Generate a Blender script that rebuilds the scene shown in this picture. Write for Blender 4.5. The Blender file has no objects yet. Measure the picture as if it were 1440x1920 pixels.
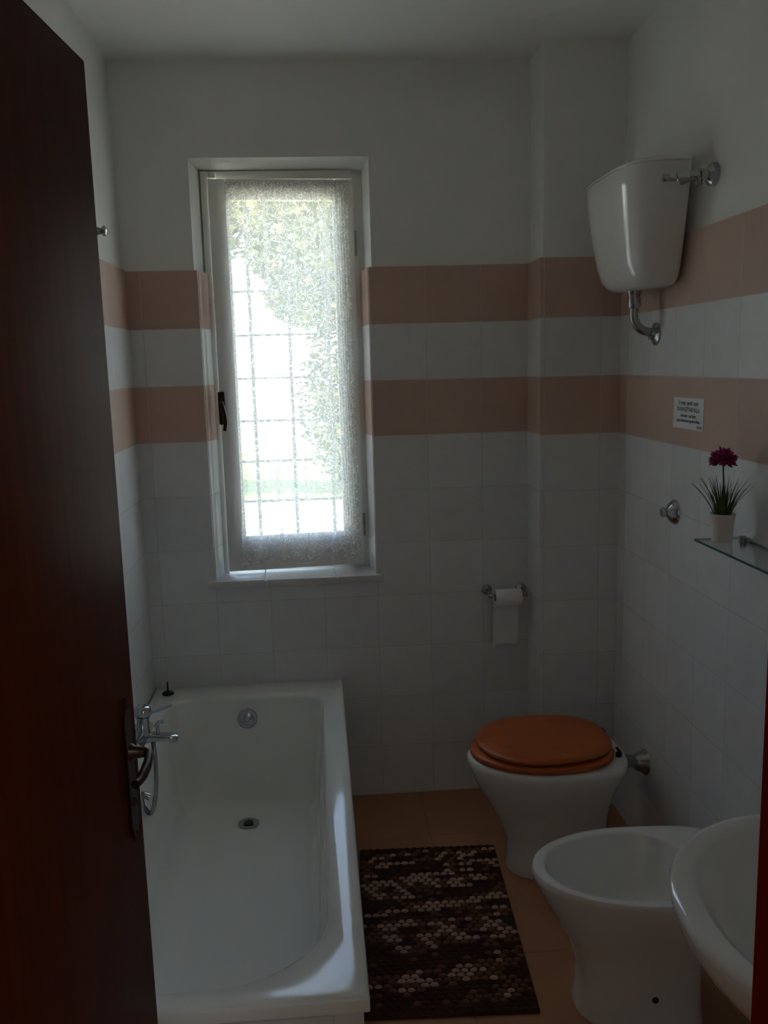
import bpy, bmesh, math, random
from math import sin, cos, pi, radians
from mathutils import Vector, Matrix
random.seed(7)
S = bpy.context.scene
COL = S.collection

# ------------------------------------------------------------------ helpers
def link(name, bm, mats, parent=None, smooth=True, angle=40):
    me = bpy.data.meshes.new(name)
    bmesh.ops.recalc_face_normals(bm, faces=bm.faces[:])
    bm.normal_update()
    for e in bm.edges:
        if len(e.link_faces) == 2:
            e.smooth = e.calc_face_angle(0) < radians(angle)
        else:
            e.smooth = True
    for f in bm.faces:
        f.smooth = smooth
    bm.to_mesh(me); bm.free()
    if not isinstance(mats, (list, tuple)): mats = [mats]
    for m in mats: me.materials.append(m)
    o = bpy.data.objects.new(name, me)
    COL.objects.link(o)
    if parent is not None:
        o.parent = parent
        o.matrix_parent_inverse = parent.matrix_basis.inverted()
    return o

def thing(name, loc, label=None, cat=None, kind=None, group=None):
    o = bpy.data.objects.new(name, None)
    o.empty_display_size = .05
    COL.objects.link(o); o.location = loc
    return tag(o, label, cat, kind, group)

def tag(o, label=None, cat=None, kind=None, group=None):
    if label: o['label'] = label
    if cat: o['category'] = cat
    if kind: o['kind'] = kind
    if group: o['group'] = group
    return o

def box(bm, x0, x1, y0, y1, z0, z1, bev=0, mi=0):
    r = bmesh.ops.create_cube(bm, size=1)
    vs = r['verts']
    for v in vs:
        v.co = Vector(((x0+x1)/2+v.co.x*(x1-x0), (y0+y1)/2+v.co.y*(y1-y0), (z0+z1)/2+v.co.z*(z1-z0)))
    fs = set(f for v in vs for f in v.link_faces)
    for f in fs: f.material_index = mi
    if bev:
        es = list(set(e for v in vs for e in v.link_edges))
        r2 = bmesh.ops.bevel(bm, geom=es, offset=bev, segments=2, profile=.5, affect='EDGES')
        for f in r2['faces']: f.material_index = mi
    return vs

def prism(bm, poly, z0, z1, mi=0, axis='z'):
    def P(a, b, c):
        return {'z': (a, b, c), 'x': (c, a, b), 'y': (a, c, b)}[axis]
    lo = [bm.verts.new(P(a, b, z0)) for a, b in poly]
    hi = [bm.verts.new(P(a, b, z1)) for a, b in poly]
    n = len(poly); fs = []
    fs.append(bm.faces.new(lo[::-1])); fs.append(bm.faces.new(hi))
    for i in range(n):
        fs.append(bm.faces.new((lo[i], lo[(i+1) % n], hi[(i+1) % n], hi[i])))
    for f in fs: f.material_index = mi

def loft(bm, rings, cap0=True, cap1=True, closed=True, mi=0):
    R = [[bm.verts.new(p) for p in r] for r in rings]
    n = len(R[0]); fs = []
    for a, b in zip(R, R[1:]):
        for i in range(n if closed else n-1):
            j = (i+1) % n
            fs.append(bm.faces.new((a[i], a[j], b[j], b[i])))
    if cap0: fs.append(bm.faces.new(R[0][::-1]))
    if cap1: fs.append(bm.faces.new(R[-1]))
    for f in fs: f.material_index = mi
    return fs

def frame(d):
    d = d.normalized()
    a = Vector((0, 0, 1)) if abs(d.z) < .9 else Vector((1, 0, 0))
    u = d.cross(a).normalized(); v = d.cross(u).normalized()
    return u, v

def tube(bm, pts, rad, n=12, mi=0, caps=True):
    pts = [Vector(p) for p in pts]
    rads = rad if isinstance(rad, (list, tuple)) else [rad]*len(pts)
    rings = []; u = None
    for i, p in enumerate(pts):
        d = (pts[min(i+1, len(pts)-1)]-pts[max(i-1, 0)]).normalized()
        if u is None: u, v = frame(d)
        else:
            u = (u-d*u.dot(d)).normalized(); v = d.cross(u)
        rings.append([p+u*(cos(2*pi*k/n)*rads[i])+v*(sin(2*pi*k/n)*rads[i]) for k in range(n)])
    loft(bm, rings, caps, caps, mi=mi)

def smooth_path(pts, n=6):
    pts = [Vector(p) for p in pts]; out = []
    for i in range(len(pts)-1):
        p0 = pts[max(i-1, 0)]; p1 = pts[i]; p2 = pts[i+1]; p3 = pts[min(i+2, len(pts)-1)]
        for k in range(n):
            t = k/n
            out.append(.5*((2*p1)+(p2-p0)*t+(2*p0-5*p1+4*p2-p3)*t*t+(-p0+3*p1-3*p2+p3)*t**3))
    out.append(pts[-1]); return out

def lathe(bm, prof, origin, axis, n=32, mi=0):
    """prof: list of (radius, distance along axis)"""
    o = Vector(origin); d = Vector(axis).normalized(); u, v = frame(d)
    rings = [[o+d*h+u*(cos(2*pi*k/n)*max(r, 1e-4))+v*(sin(2*pi*k/n)*max(r, 1e-4)) for k in range(n)] for r, h in prof]
    loft(bm, rings, True, True, mi=mi)

def egg(z, xf, xb, yc, hw, pf=2, pb=3, n=56, xm=None, dz=0):
    if xm is None: xm = xf+(xb-xf)*.55
    out = []
    for k in range(n):
        t = 2*pi*k/n; c, s = cos(t), sin(t)
        p = pb if c > 0 else pf
        ax = (xb-xm) if c > 0 else (xm-xf)
        x = xm+ax*math.copysign(abs(c)**(2/p), c)
        y = yc+hw*math.copysign(abs(s)**(2/p), s)
        out.append(Vector((x, y, z)))
    return out

def rrect(z, x0, x1, y0, y1, rfar, rnear, n=8):
    """rounded rectangle; far corners (y1) radius rfar, near corners (y0) radius rnear"""
    out = []
    for cx, cy, a0, r in ((x1-rfar, y1-rfar, 0, rfar), (x0+rfar, y1-rfar, 90, rfar),
                          (x0+rnear, y0+rnear, 180, rnear), (x1-rnear, y0+rnear, 270, rnear)):
        for k in range(n+1):
            a = radians(a0+90*k/n)
            out.append(Vector((cx+r*cos(a), cy+r*sin(a), z)))
    return out

# ------------------------------------------------------------------ materials
def mat(name, col, rough=.5, metal=0, spec=.5, coat=0, noise=None, bump=None):
    m = bpy.data.materials.new(name); m.use_nodes = True
    nt = m.node_tree; b = nt.nodes['Principled BSDF']
    b.inputs['Base Color'].default_value = (*col, 1)
    b.inputs['Roughness'].default_value = rough
    b.inputs['Metallic'].default_value = metal
    b.inputs['Specular IOR Level'].default_value = spec
    if coat:
        b.inputs['Coat Weight'].default_value = coat; b.inputs['Coat Roughness'].default_value = .05
    N = nt.nodes; L = nt.links
    g = N.new('ShaderNodeNewGeometry')
    if noise:
        col2, scale, detail = noise[:3]
        mp = N.new('ShaderNodeMapping'); mp.inputs['Scale'].default_value = noise[3] if len(noise) > 3 else (1, 1, 1)
        L.new(g.outputs['Position'], mp.inputs['Vector'])
        nz = N.new('ShaderNodeTexNoise'); nz.inputs['Scale'].default_value = scale; nz.inputs['Detail'].default_value = detail
        L.new(mp.outputs[0], nz.inputs['Vector'])
        cr = N.new('ShaderNodeValToRGB'); cr.color_ramp.elements[0].position = .35; cr.color_ramp.elements[1].position = .65
        cr.color_ramp.elements[0].color = (*col, 1); cr.color_ramp.elements[1].color = (*col2, 1)
        L.new(nz.outputs['Fac'], cr.inputs[0]); L.new(cr.outputs[0], b.inputs['Base Color'])
    if bump:
        nz = N.new('ShaderNodeTexNoise'); nz.inputs['Scale'].default_value = bump[0]; nz.inputs['Detail'].default_value = 4
        L.new(g.outputs['Position'], nz.inputs['Vector'])
        bp = N.new('ShaderNodeBump'); bp.inputs['Strength'].default_value = bump[1]; bp.inputs['Distance'].default_value = bump[2]
        L.new(nz.outputs['Fac'], bp.inputs['Height']); L.new(bp.outputs[0], b.inputs['Normal'])
    return m

def math_node(nt, op, a, b=None, c=None):
    n = nt.nodes.new('ShaderNodeMath'); n.operation = op
    for i, v in enumerate((a, b, c)):
        if v is None: continue
        if isinstance(v, (int, float)): n.inputs[i].default_value = v
        else: nt.links.new(v, n.inputs[i])
    return n.outputs[0]

def tile_mat(name, axis, off):
    """20 cm white wall tiles, two terracotta rows (z 1.4-1.6 and 1.8-2.0)"""
    m = bpy.data.materials.new(name); m.use_nodes = True
    nt = m.node_tree; N = nt.nodes; L = nt.links; b = N['Principled BSDF']
    g = N.new('ShaderNodeNewGeometry'); sp = N.new('ShaderNodeSeparateXYZ')
    L.new(g.outputs['Position'], sp.inputs[0])
    h = sp.outputs[axis]; z = sp.outputs['Z']
    def edge(v, o):
        q = math_node(nt, 'DIVIDE', math_node(nt, 'SUBTRACT', v, o), .2)
        f = math_node(nt, 'FRACT', q)
        d = math_node(nt, 'MULTIPLY', math_node(nt, 'MINIMUM', f, math_node(nt, 'SUBTRACT', 1.0, f)), .2)
        return d, math_node(nt, 'FLOOR', q)
    eh, ih = edge(h, off-10); ez, iz = edge(z, 0)
    d = math_node(nt, 'MINIMUM', eh, ez)
    grout = math_node(nt, 'LESS_THAN', d, .0013)
    band = math_node(nt, 'ADD',
        math_node(nt, 'MULTIPLY', math_node(nt, 'GREATER_THAN', z, 1.4), math_node(nt, 'LESS_THAN', z, 1.6)),
        math_node(nt, 'MULTIPLY', math_node(nt, 'GREATER_THAN', z, 1.8), math_node(nt, 'LESS_THAN', z, 2.05)))
    # mottling and tile-to-tile variation
    nz = N.new('ShaderNodeTexNoise'); nz.inputs['Scale'].default_value = 14; nz.inputs['Detail'].default_value = 5
    L.new(g.outputs['Position'], nz.inputs['Vector'])
    cb = N.new('ShaderNodeCombineXYZ'); L.new(ih, cb.inputs[0]); L.new(iz, cb.inputs[1])
    wn = N.new('ShaderNodeTexWhiteNoise'); L.new(cb.outputs[0], wn.inputs['Vector'])
    var = math_node(nt, 'ADD', math_node(nt, 'MULTIPLY', nz.outputs['Fac'], .16), math_node(nt, 'MULTIPLY', wn.outputs['Value'], .09))
    var = math_node(nt, 'ADD', var, .86)
    def mix(f, a, c):
        x = N.new('ShaderNodeMix'); x.data_type = 'RGBA'
        L.new(f, x.inputs[0])
        for s, v in ((6, a), (7, c)):
            if isinstance(v, tuple): x.inputs[s].default_value = (*v, 1)
            else: L.new(v, x.inputs[s])
        return x.outputs[2]
    tilec = mix(band, (.77, .77, .77), (.62, .425, .345))
    gc = mix(band, (.62, .62, .62), (.68, .54, .46))
    vm = N.new('ShaderNodeVectorMath'); vm.operation = 'SCALE'; L.new(tilec, vm.inputs[0]); L.new(var, vm.inputs['Scale'])
    c = mix(grout, vm.outputs[0], gc)
    L.new(c, b.inputs['Base Color'])
    rg = math_node(nt, 'ADD', math_node(nt, 'MULTIPLY', grout, .3), .36)
    rg = math_node(nt, 'ADD', rg, math_node(nt, 'MULTIPLY', band, .25))
    L.new(rg, b.inputs['Roughness'])
    bp = N.new('ShaderNodeBump'); bp.inputs['Strength'].default_value = .35; bp.inputs['Distance'].default_value = .001
    hgt = math_node(nt, 'ADD', math_node(nt, 'MINIMUM', math_node(nt, 'DIVIDE', d, .004), 1.0), math_node(nt, 'MULTIPLY', nz.outputs['Fac'], .35))
    L.new(hgt, bp.inputs['Height']); L.new(bp.outputs[0], b.inputs['Normal'])
    return m

def floor_mat():
    m = bpy.data.materials.new('floor_tile'); m.use_nodes = True
    nt = m.node_tree; N = nt.nodes; L = nt.links; b = N['Principled BSDF']
    g = N.new('ShaderNodeNewGeometry'); br = N.new('ShaderNodeTexBrick')
    br.offset = 0; br.inputs['Scale'].default_value = 1; br.inputs['Brick Width'].default_value = .33
    br.inputs['Row Height'].default_value = .33; br.inputs['Mortar Size'].default_value = .002
    br.inputs['Color1'].default_value = (.50, .225, .095, 1); br.inputs['Color2'].default_value = (.46, .205, .088, 1)
    br.inputs['Mortar'].default_value = (.30, .18, .12, 1)
    L.new(g.outputs['Position'], br.inputs['Vector'])
    nz = N.new('ShaderNodeTexNoise'); nz.inputs['Scale'].default_value = 9; nz.inputs['Detail'].default_value = 6
    L.new(g.outputs['Position'], nz.inputs['Vector'])
    v = math_node(nt, 'ADD', math_node(nt, 'MULTIPLY', nz.outputs['Fac'], .35), .82)
    vm = N.new('ShaderNodeVectorMath'); vm.operation = 'SCALE'; L.new(br.outputs['Color'], vm.inputs[0]); L.new(v, vm.inputs['Scale'])
    L.new(vm.outputs[0], b.inputs['Base Color']); b.inputs['Roughness'].default_value = .42
    return m

def wood_mat(name, c1, c2, rough=.3, grain=(18, 18, 1.2)):
    return mat(name, c1, rough, noise=(c2, 3.0, 6, grain), coat=0)

def lace_mat(name, hole=.55):
    m = bpy.data.materials.new(name); m.use_nodes = True
    nt = m.node_tree; N = nt.nodes; L = nt.links
    N.remove(N['Principled BSDF']); out = N['Material Output']
    g = N.new('ShaderNodeNewGeometry')
    nz = N.new('ShaderNodeTexNoise'); nz.inputs['Scale'].default_value = 62; nz.inputs['Detail'].default_value = .4
    nz.inputs['Distortion'].default_value = 1.1
    L.new(g.outputs['Position'], nz.inputs['Vector'])
    a = math_node(nt, 'ABSOLUTE', math_node(nt, 'SUBTRACT', nz.outputs['Fac'], .5))
    pass
    mr = N.new('ShaderNodeMapRange'); mr.interpolation_type = 'SMOOTHSTEP'
    L.new(a, mr.inputs['Value']); mr.inputs['From Min'].default_value = .018; mr.inputs['From Max'].default_value = .06
    mr.inputs['To Min'].default_value = .04; mr.inputs['To Max'].default_value = hole
    df = N.new('ShaderNodeBsdfDiffuse'); df.inputs['Color'].default_value = (.88, .87, .86, 1)
    tl = N.new('ShaderNodeBsdfTranslucent'); tl.inputs['Color'].default_value = (.93, .90, .82, 1)
    mx = N.new('ShaderNodeMixShader'); mx.inputs[0].default_value = .5
    L.new(df.outputs[0], mx.inputs[1]); L.new(tl.outputs[0], mx.inputs[2])
    tr = N.new('ShaderNodeBsdfTransparent'); m2 = N.new('ShaderNodeMixShader')
    L.new(mr.outputs[0], m2.inputs[0]); L.new(mx.outputs[0], m2.inputs[1]); L.new(tr.outputs[0], m2.inputs[2])
    L.new(m2.outputs[0], out.inputs['Surface'])
    return m

def glass_mat(name, tint=(1, 1, 1), refl=.9):
    m = bpy.data.materials.new(name); m.use_nodes = True
    nt = m.node_tree; N = nt.nodes; L = nt.links
    N.remove(N['Principled BSDF']); out = N['Material Output']
    lw = N.new('ShaderNodeLayerWeight'); lw.inputs['Blend'].default_value = .5
    sch = math_node(nt, 'MULTIPLY_ADD', math_node(nt, 'POWER', lw.outputs['Facing'], 5.0), .96, .04)
    gl = N.new('ShaderNodeBsdfGlossy'); gl.inputs['Roughness'].default_value = .02
    tr = N.new('ShaderNodeBsdfTransparent'); tr.inputs['Color'].default_value = (*tint, 1)
    mx = N.new('ShaderNodeMixShader'); L.new(sch, mx.inputs[0])
    L.new(tr.outputs[0], mx.inputs[1]); L.new(gl.outputs[0], mx.inputs[2]); L.new(mx.outputs[0], out.inputs['Surface'])
    return m

plaster = mat('plaster', (.86, .86, .83), .9, noise=((.83, .83, .80), 3.5, 4), bump=(60, .12, .002))
ceil_m = mat('ceiling_paint', (.88, .88, .84), .95, noise=((.86, .86, .82), 2.5, 4))
tile_far = tile_mat('tiles_far', 'X', .047); tile_pil = tile_mat('tiles_pillar', 'X', .032)
tile_right = tile_mat('tiles_right', 'Y', -.66); tile_left = tile_mat('tiles_left', 'Y', -.12)
tile_reveal = tile_mat('tiles_reveal', 'Y', -.04)
floor_m = floor_mat()
enamel = mat('enamel', (.84, .835, .79), .12, coat=.4)
ceramic = mat('ceramic', (.86, .845, .815), .10, coat=.5)
chrome = mat('chrome', (.52, .54, .56), .09, metal=1)
dull_chrome = mat('dull_chrome', (.42, .42, .42), .22, metal=1)
bronze = mat('aged_bronze', (.05, .028, .018), .35, metal=.8)
brass = mat('bronze_hose', (.32, .17, .07), .3, metal=1)
black_m = mat('black_rubber', (.012, .012, .012), .5)
seatwood = wood_mat('seat_wood', (.52, .115, .014), (.46, .095, .011), .38, (1.2, 14, 14))
doorwood = wood_mat('door_wood', (.082, .013, .003), (.062, .009, .0022), .5)
doorwood.node_tree.nodes['Principled BSDF'].inputs['Specular IOR Level'].default_value = .04
trimwood = wood_mat('trim_wood', (.20, .014, .0015), (.17, .011, .001), .6)
trimwood.node_tree.nodes['Principled BSDF'].inputs['Specular IOR Level'].default_value = .0
white_wood = mat('white_window_paint', (.86, .85, .81), .45, bump=(120, .05, .001))
marble = mat('marble_sill', (.74, .71, .68), .3, noise=((.66, .63, .60), 12, 6))
lace = lace_mat('lace')
ribbon_m = mat('ribbon', (.8, .79, .77), .8)
glass = glass_mat('window_glass'); shelf_glass = glass_mat('shelf_glass', (.93, .975, .955))
shelf_edge = mat('shelf_glass_edge', (.05, .14, .11), .15)
iron = mat('painted_iron', (.12, .12, .115), .5)
paper_m = mat('toilet_paper', (.88, .86, .86), .95, bump=(150, .3, .001))
sheet_m = mat('notice_paper', (.80, .80, .80), .7)
ink = mat('ink', (.03, .03, .035), .8)
pot_m = mat('pot_ceramic', (.80, .72, .70), .35)
leaf_m = mat('grass_leaf', (.045, .10, .008), .5, noise=((.09, .15, .015), 40, 2))
stem_m = mat('stem', (.10, .11, .08), .6)
petal_m = mat('petal', (.42, .03, .17), .7, noise=((.30, .02, .12), 60, 2))
card = mat('cardboard', (.35, .24, .15), .9)

# ------------------------------------------------------------------ the room
XR = 1.70; YN = -2.60; ZC = 2.69; T = .014
bm = bmesh.new(); box(bm, -.3, 2.1, YN-.14, .4, -.1, 0)
tag(link('floor', bm, floor_m, smooth=False), kind='structure')
bm = bmesh.new(); box(bm, -.35, 2.1, YN-.14, .42, ZC, ZC+.15)
tag(link('ceiling', bm, ceil_m, smooth=False), kind='structure')

# far wall with splayed window opening
bm = bmesh.new()
prism(bm, [(-.30, T), (.235, T), (.265, .165), (.265, .38), (-.30, .38)], 0, ZC)
prism(bm, [(.858, T), (2.1, T), (2.1, .38), (.837, .38), (.837, .165)], 0, ZC)
box(bm, .235, .858, T, .38, 0, .858)
prism(bm, [(T, 2.375), (.165, 2.349), (.38, 2.349), (.38, ZC), (T, ZC)], .235, .858, axis='x')
# tile skin, 14 mm proud
box(bm, 0, .247, 0, T, 0, 2.0, mi=1); box(bm, .846, 1.418, 0, T, 0, 2.0, mi=1); box(bm, .247, .846, 0, T, 0, .862, mi=1)
prism(bm, [(.233, T), (.2495, T), (.280, .165), (.262, .165)], .862, 2.0, mi=2)
prism(bm, [(.843, T), (.860, T), (.840, .165), (.824, .165)], .862, 2.0, mi=2)
tag(link('wall_far', bm, [plaster, tile_far, tile_reveal], smooth=False), kind='structure')
# pillar in the right far corner
bm = bmesh.new()
box(bm, 1.418+T, XR+T, -.187+T, T, 0, ZC)
box(bm, 1.418+.0, XR, -.187, -.187+T, 0, 2.0, mi=1)
box(bm, 1.418, 1.418+T, -.187+T, 0, 0, 2.0, mi=2)
tag(link('wall_pillar', bm, [plaster, tile_pil, tile_reveal], smooth=False), kind='structure')
bm = bmesh.new(); box(bm, XR+T, 2.1, YN, T, 0, ZC); box(bm, XR, XR+T, YN, -.187+T, 0, 2.0, mi=1)
tag(link('wall_right', bm, [plaster, tile_right], smooth=False), kind='structure')
bm = bmesh.new(); box(bm, -.30, -T, YN, T, 0, ZC); box(bm, -T, 0, YN, T, 0, 2.0, mi=1)
tag(link('wall_left', bm, [plaster, tile_left], smooth=False), kind='structure')
# near wall, with the doorway the photo is taken through
bm = bmesh.new()
box(bm, -.30, .205, YN-.12, YN, 0, ZC); box(bm, 1.015, 2.1, YN-.12, YN, 0, ZC); box(bm, .205, 1.015, YN-.12, YN, 2.15, ZC)
tag(link('wall_near', bm, plaster, smooth=False), kind='structure')
# wooden door lining with casings
bm = bmesh.new()
box(bm, .985, 1.015, YN-.132, YN+.001, 0, 2.15); box(bm, .205, .235, YN-.132, YN+.001, 0, 2.15); box(bm, .235, .985, YN-.132, YN+.001, 2.12, 2.15)
tag(link('trim_1', bm, trimwood, smooth=False), kind='structure')

# hallway the camera stands in
bm = bmesh.new(); box(bm, -.9, 2.6, -4.6, YN-.14, -.1, 0); tag(link('floor_hall', bm, floor_m, smooth=False), kind='structure')
bm = bmesh.new(); box(bm, -.9, 2.6, -4.6, YN-.14, ZC, ZC+.15); tag(link('ceiling_hall', bm, ceil_m, smooth=False), kind='structure')
bm = bmesh.new(); box(bm, -.9, 2.6, -4.75, -4.6, 0, ZC); tag(link('wall_hall_back', bm, plaster, smooth=False), kind='structure')
bm = bmesh.new(); box(bm, -1.05, -.9, -4.75, YN, 0, ZC); box(bm, -.9, -.3, YN-.14, YN, 0, ZC)
tag(link('wall_hall_left', bm, plaster, smooth=False), kind='structure')
bm = bmesh.new(); box(bm, 2.6, 2.75, -4.75, YN, 0, ZC); box(bm, 2.1, 2.6, YN-.14, YN, 0, ZC)
tag(link('wall_hall_right', bm, plaster, smooth=False), kind='structure')

# ------------------------------------------------------------------ door leaf
ang = math.atan2(.061, .756)     # leaf stands open, almost parallel to the left wall
W = .757
def doorP(s, n, z):   # s from hinge to edge, n out of the visible face
    hx, hy = .271, YN
    d = Vector((sin(ang), cos(ang), 0)); nn = Vector((cos(ang), -sin(ang), 0))
    return Vector((hx, hy, 0))+d*s+nn*n+Vector((0, 0, z))
M_door = Matrix.Translation((.271, YN+.004, 0)) @ Matrix(((cos(ang), sin(ang), 0, 0), (-sin(ang), cos(ang), 0, 0), (0, 0, 1, 0), (0, 0, 0, 1)))
# local door axes: x = out of the face, y = towards the free edge
door = thing('door_1', (.271, YN, 0), 'dark brown wooden door standing open at the left of the room', 'door', 'structure')
bm = bmesh.new(); box(bm, -.042, 0, .004, W, .012, 2.10, bev=.003); bm.transform(M_door)
link('door_leaf', bm, doorwood, door)
# handle plate: long ornate backplate with pointed ends
bm = bmesh.new()
pc = W-.052
prof = [(0, .918), (.006, .926), (.009, .936), (.018, .944), (.0195, .965), (.016, .985), (.0165, 1.09), (.0195, 1.11), (.018, 1.13), (.009, 1.138), (.006, 1.15), (0, 1.158)]
poly = [(pc+a, z) for a, z in prof]+[(pc-a, z) for a, z in prof[::-1][1:-1]]
prism(bm, poly, .0, .005, axis='x')
bmesh.ops.bevel(bm, geom=[e for e in bm.edges if abs(e.verts[0].co.x-.005) < 1e-5 and abs(e.verts[1].co.x-.005) < 1e-5], offset=.002, segments=2, affect='EDGES')
bm.transform(M_door); plate = link('lock_plate', bm, bronze, door)
bm = bmesh.new()
for zz in (1.143, .933, ): lathe(bm, [(.0035, .004), (.003, .0065), (.001, .0075)], (0, pc, zz), (1, 0, 0), 12)
lathe(bm, [(.0075, .004), (.007, .008), (.003, .008), (.0028, .0045)], (0, pc, .985), (1, 0, 0), 20)
bm.transform(M_door); link('keyhole_rose', bm, bronze, plate)
bm = bmesh.new()
lathe(bm, [(.014, .004), (.013, .008), (.010, .012), (.008, .028)], (0, pc, 1.068), (1, 0, 0), 24)
tube(bm, smooth_path([(.018, pc, 1.068), (.030, pc-.001, 1.068), (.037, pc-.012, 1.068), (.043, pc-.045, 1.067), (.045, pc-.085, 1.065), (.043, pc-.108, 1.067)], 6), [.0075]*6+[.007]*6+[.0068]*6+[.0075]*6+[.0065]*7, 14)
bm.transform(M_door); link('lever_handle', bm, bronze, door)

# ------------------------------------------------------------------ window
win = thing('window_1', (.55, .165, .883), 'tall narrow white wooden window ajar above the bathtub', 'window', 'structure')
bm = bmesh.new(); box(bm, .222, .862, -.022, .005, .860, .884, bev=.002)
box(bm, .250, .844, .005, .30, .860, .884)
link('window_sill', bm, marble, win)
bm = bmesh.new(); F0, F1 = .150, .21
box(bm, .262, .300, F0, F1, .884, 2.352, bev=.003); box(bm, .262, .2890, .1125, F0, .884, 2.352, bev=.003); box(bm, .802, .840, F0, F1, .884, 2.352, bev=.003)
box(bm, .2845, .802, .118, F1, 2.323, 2.352, bev=.003); box(bm, .300, .802, F0, F1, .884, .905, bev=.003)
link('window_frame', bm, white_wood, win)
# casement hinged right, swung a few degrees inwards
HX, HY = .803, .140
ca = radians(4.5)
M_c = Matrix.Translation((HX, HY, 0)) @ Matrix.Rotation(ca, 4, 'Z')
cw = .515
bm = bmesh.new()
def cb(x0, x1, z0, z1, y0=-.03, y1=.012, bev=.004): box(bm, x0, x1, y0, y1, z0, z1, bev=bev)
cb(-cw, -cw+.062, .900, 2.318); cb(-.066, 0, .900, 2.318); cb(-cw+.062, -.066, 2.255, 2.318); cb(-cw+.062, -.066, .900, 1.022)
# glazing bead
cb(-cw+.062, -cw+.070, 1.022, 2.255, -.02, .0, .001); cb(-.074, -.066, 1.022, 2.255, -.02, .0, .001)
cb(-cw+.07, -.074, 1.022, 1.030, -.02, .0, .001); cb(-cw+.07, -.074, 2.247, 2.255, -.02, .0, .001)
bm.transform(M_c); cas = link('casement', bm, white_wood, win)
bm = bmesh.new(); box(bm, -cw+.066, -.07, -.006, -.002, 1.026, 2.251); bm.transform(M_c); link('glass_pane', bm, glass, cas, smooth=False)
# handle on the left stile (dark, cremone type)
bm = bmesh.new()
box(bm, -cw-.006, -cw+.018, -.040, -.029, 1.455, 1.575, bev=.004)
tube(bm, smooth_path([(-cw+.006, -.036, 1.535), (-cw+.006, -.062, 1.535), (-cw+.012, -.070, 1.515), (-cw+.018, -.070, 1.47), (-cw+.014, -.066, 1.435)], 5), .0075, 12)
bm.transform(M_c); link('window_handle', bm, bronze, cas)
for hz in (2.10, 1.05):
    bm = bmesh.new(); lathe(bm, [(.006, -.045), (.0075, -.043), (.0075, -.002), (.006, 0), (.0075, .002), (.0075, .043), (.006, .045)], (.808, .138, hz), (0, 0, 1), 16)
    link('hinge', bm, dull_chrome, win)
# little striker block at the top left of the frame
bm = bmesh.new(); box(bm, .296, .318, .085, .118, 2.324, 2.346, bev=.003); link('catch_block', bm, white_wood, win)

# ------------------------------------------------------------------ lace curtain
cur = thing('lace_curtain', (.55, .09, .91), 'white patterned lace curtain with scalloped hem covering the window pane', 'curtain')
bm = bmesh.new(); NX, NZ = 260, 90
zt, zb = 2.300, .925
def fold(u, v):   # v 0 top .. 1 bottom
    a = .0055*sin(u*19+1.2*sin(v*2))+.004*sin(u*43+2+v*1.5)+.0025*sin(u*90+v*3)
    # deep narrow gathers, drifting to the right as they come down
    for c, s, w in ((.30+.03*v, .010, .022), (.53+.01*v, -.006, .02), (.80-.005*v, .012, .020), (.17+.05*v, .008, .015), (.93, .008, .02)):
        a += s*math.exp(-((u-c)/w)**2)*(.35+.65*v**.5)
    return a
grid = []
for j in range(NZ+1):
    v = j/NZ; row = []
    for i in range(NX+1):
        u = i/NX
        z = zt+(zb-zt)*v
        # hem: two gathered points where the ties are stitched
        lift = .028*math.exp(-abs(u-.245)/.055)+.036*math.exp(-abs(u-.705)/.05)
        z += lift*max(0, (v-.80)/.20)**1.5
        xl = -.455+(-.012)*max(0, (v-.75)/.25)**2; xr = -.020+.006*v
        x = xl+(xr-xl)*u
        y = -.052+.5*fold(u, v)*1.0-.004*v
        if v < .05: y = -.050+.003*sin(u*150)
        row.append(bm.verts.new((x, y, z)))
    grid.append(row)
for j in range(NZ):
    for i in range(NX):
        bm.faces.new((grid[j][i], grid[j][i+1], grid[j+1][i+1], grid[j+1][i]))
bm.transform(M_c)
link('lace_panel', bm, lace, cur)
# second layers: folded side edges, gathered heading and hem band
bm = bmesh.new()
def strip(x0, x1, z0, z1, y, wob=.002, n=40, m=30):
    g = []
    for j in range(m+1):
        g.append([bm.verts.new((x0+(x1-x0)*i/n, y+wob*sin(i*1.9+j*.2)+wob*.5*sin(i*.7+3), z0+(z1-z0)*j/m)) for i in range(n+1)])
    for j in range(m):
        for i in range(n): bm.faces.new((g[j][i], g[j][i+1], g[j+1][i+1], g[j+1][i]))
strip(-.455, -.020, 2.262, 2.302, -.060, .003, 120, 4)
bm.transform(M_c); link('curtain_heading', bm, lace, cur)
bm = bmesh.new(); strip(-.072, -.030, .97, 2.262, -.064, .004, 14, 60); bm.transform(M_c); link('folded_edge', bm, lace, cur)
bm = bmesh.new()
for u, w in ((.315, .018), (.545, .010), (.81, .018)):
    g = []
    for j in range(61):
        v = j/60; z = 2.262+(1.0-2.262)*v
        x0 = -.455+.435*(u+.025*(v-.5)); ww = w*(.7+.3*sin(v*7+u*9))
        g.append([bm.verts.new((x0+ww*(k-4)/4*.6, -.060-.004*cos((k-4)/4*1.5), z)) for k in range(9)])
    for j in range(60):
        for k in range(8): bm.faces.new((g[j][k], g[j][k+1], g[j+1][k+1], g[j+1][k]))
bm.transform(M_c); link('gathered_fold', bm, lace, cur)
bm = bmesh.new(); tube(bm, [M_c @ Vector((-.470, -.047, 2.285)), M_c @ Vector((-.012, -.047, 2.285))], .004, 10)
link('curtain_rod', bm, white_wood, cur)
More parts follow.
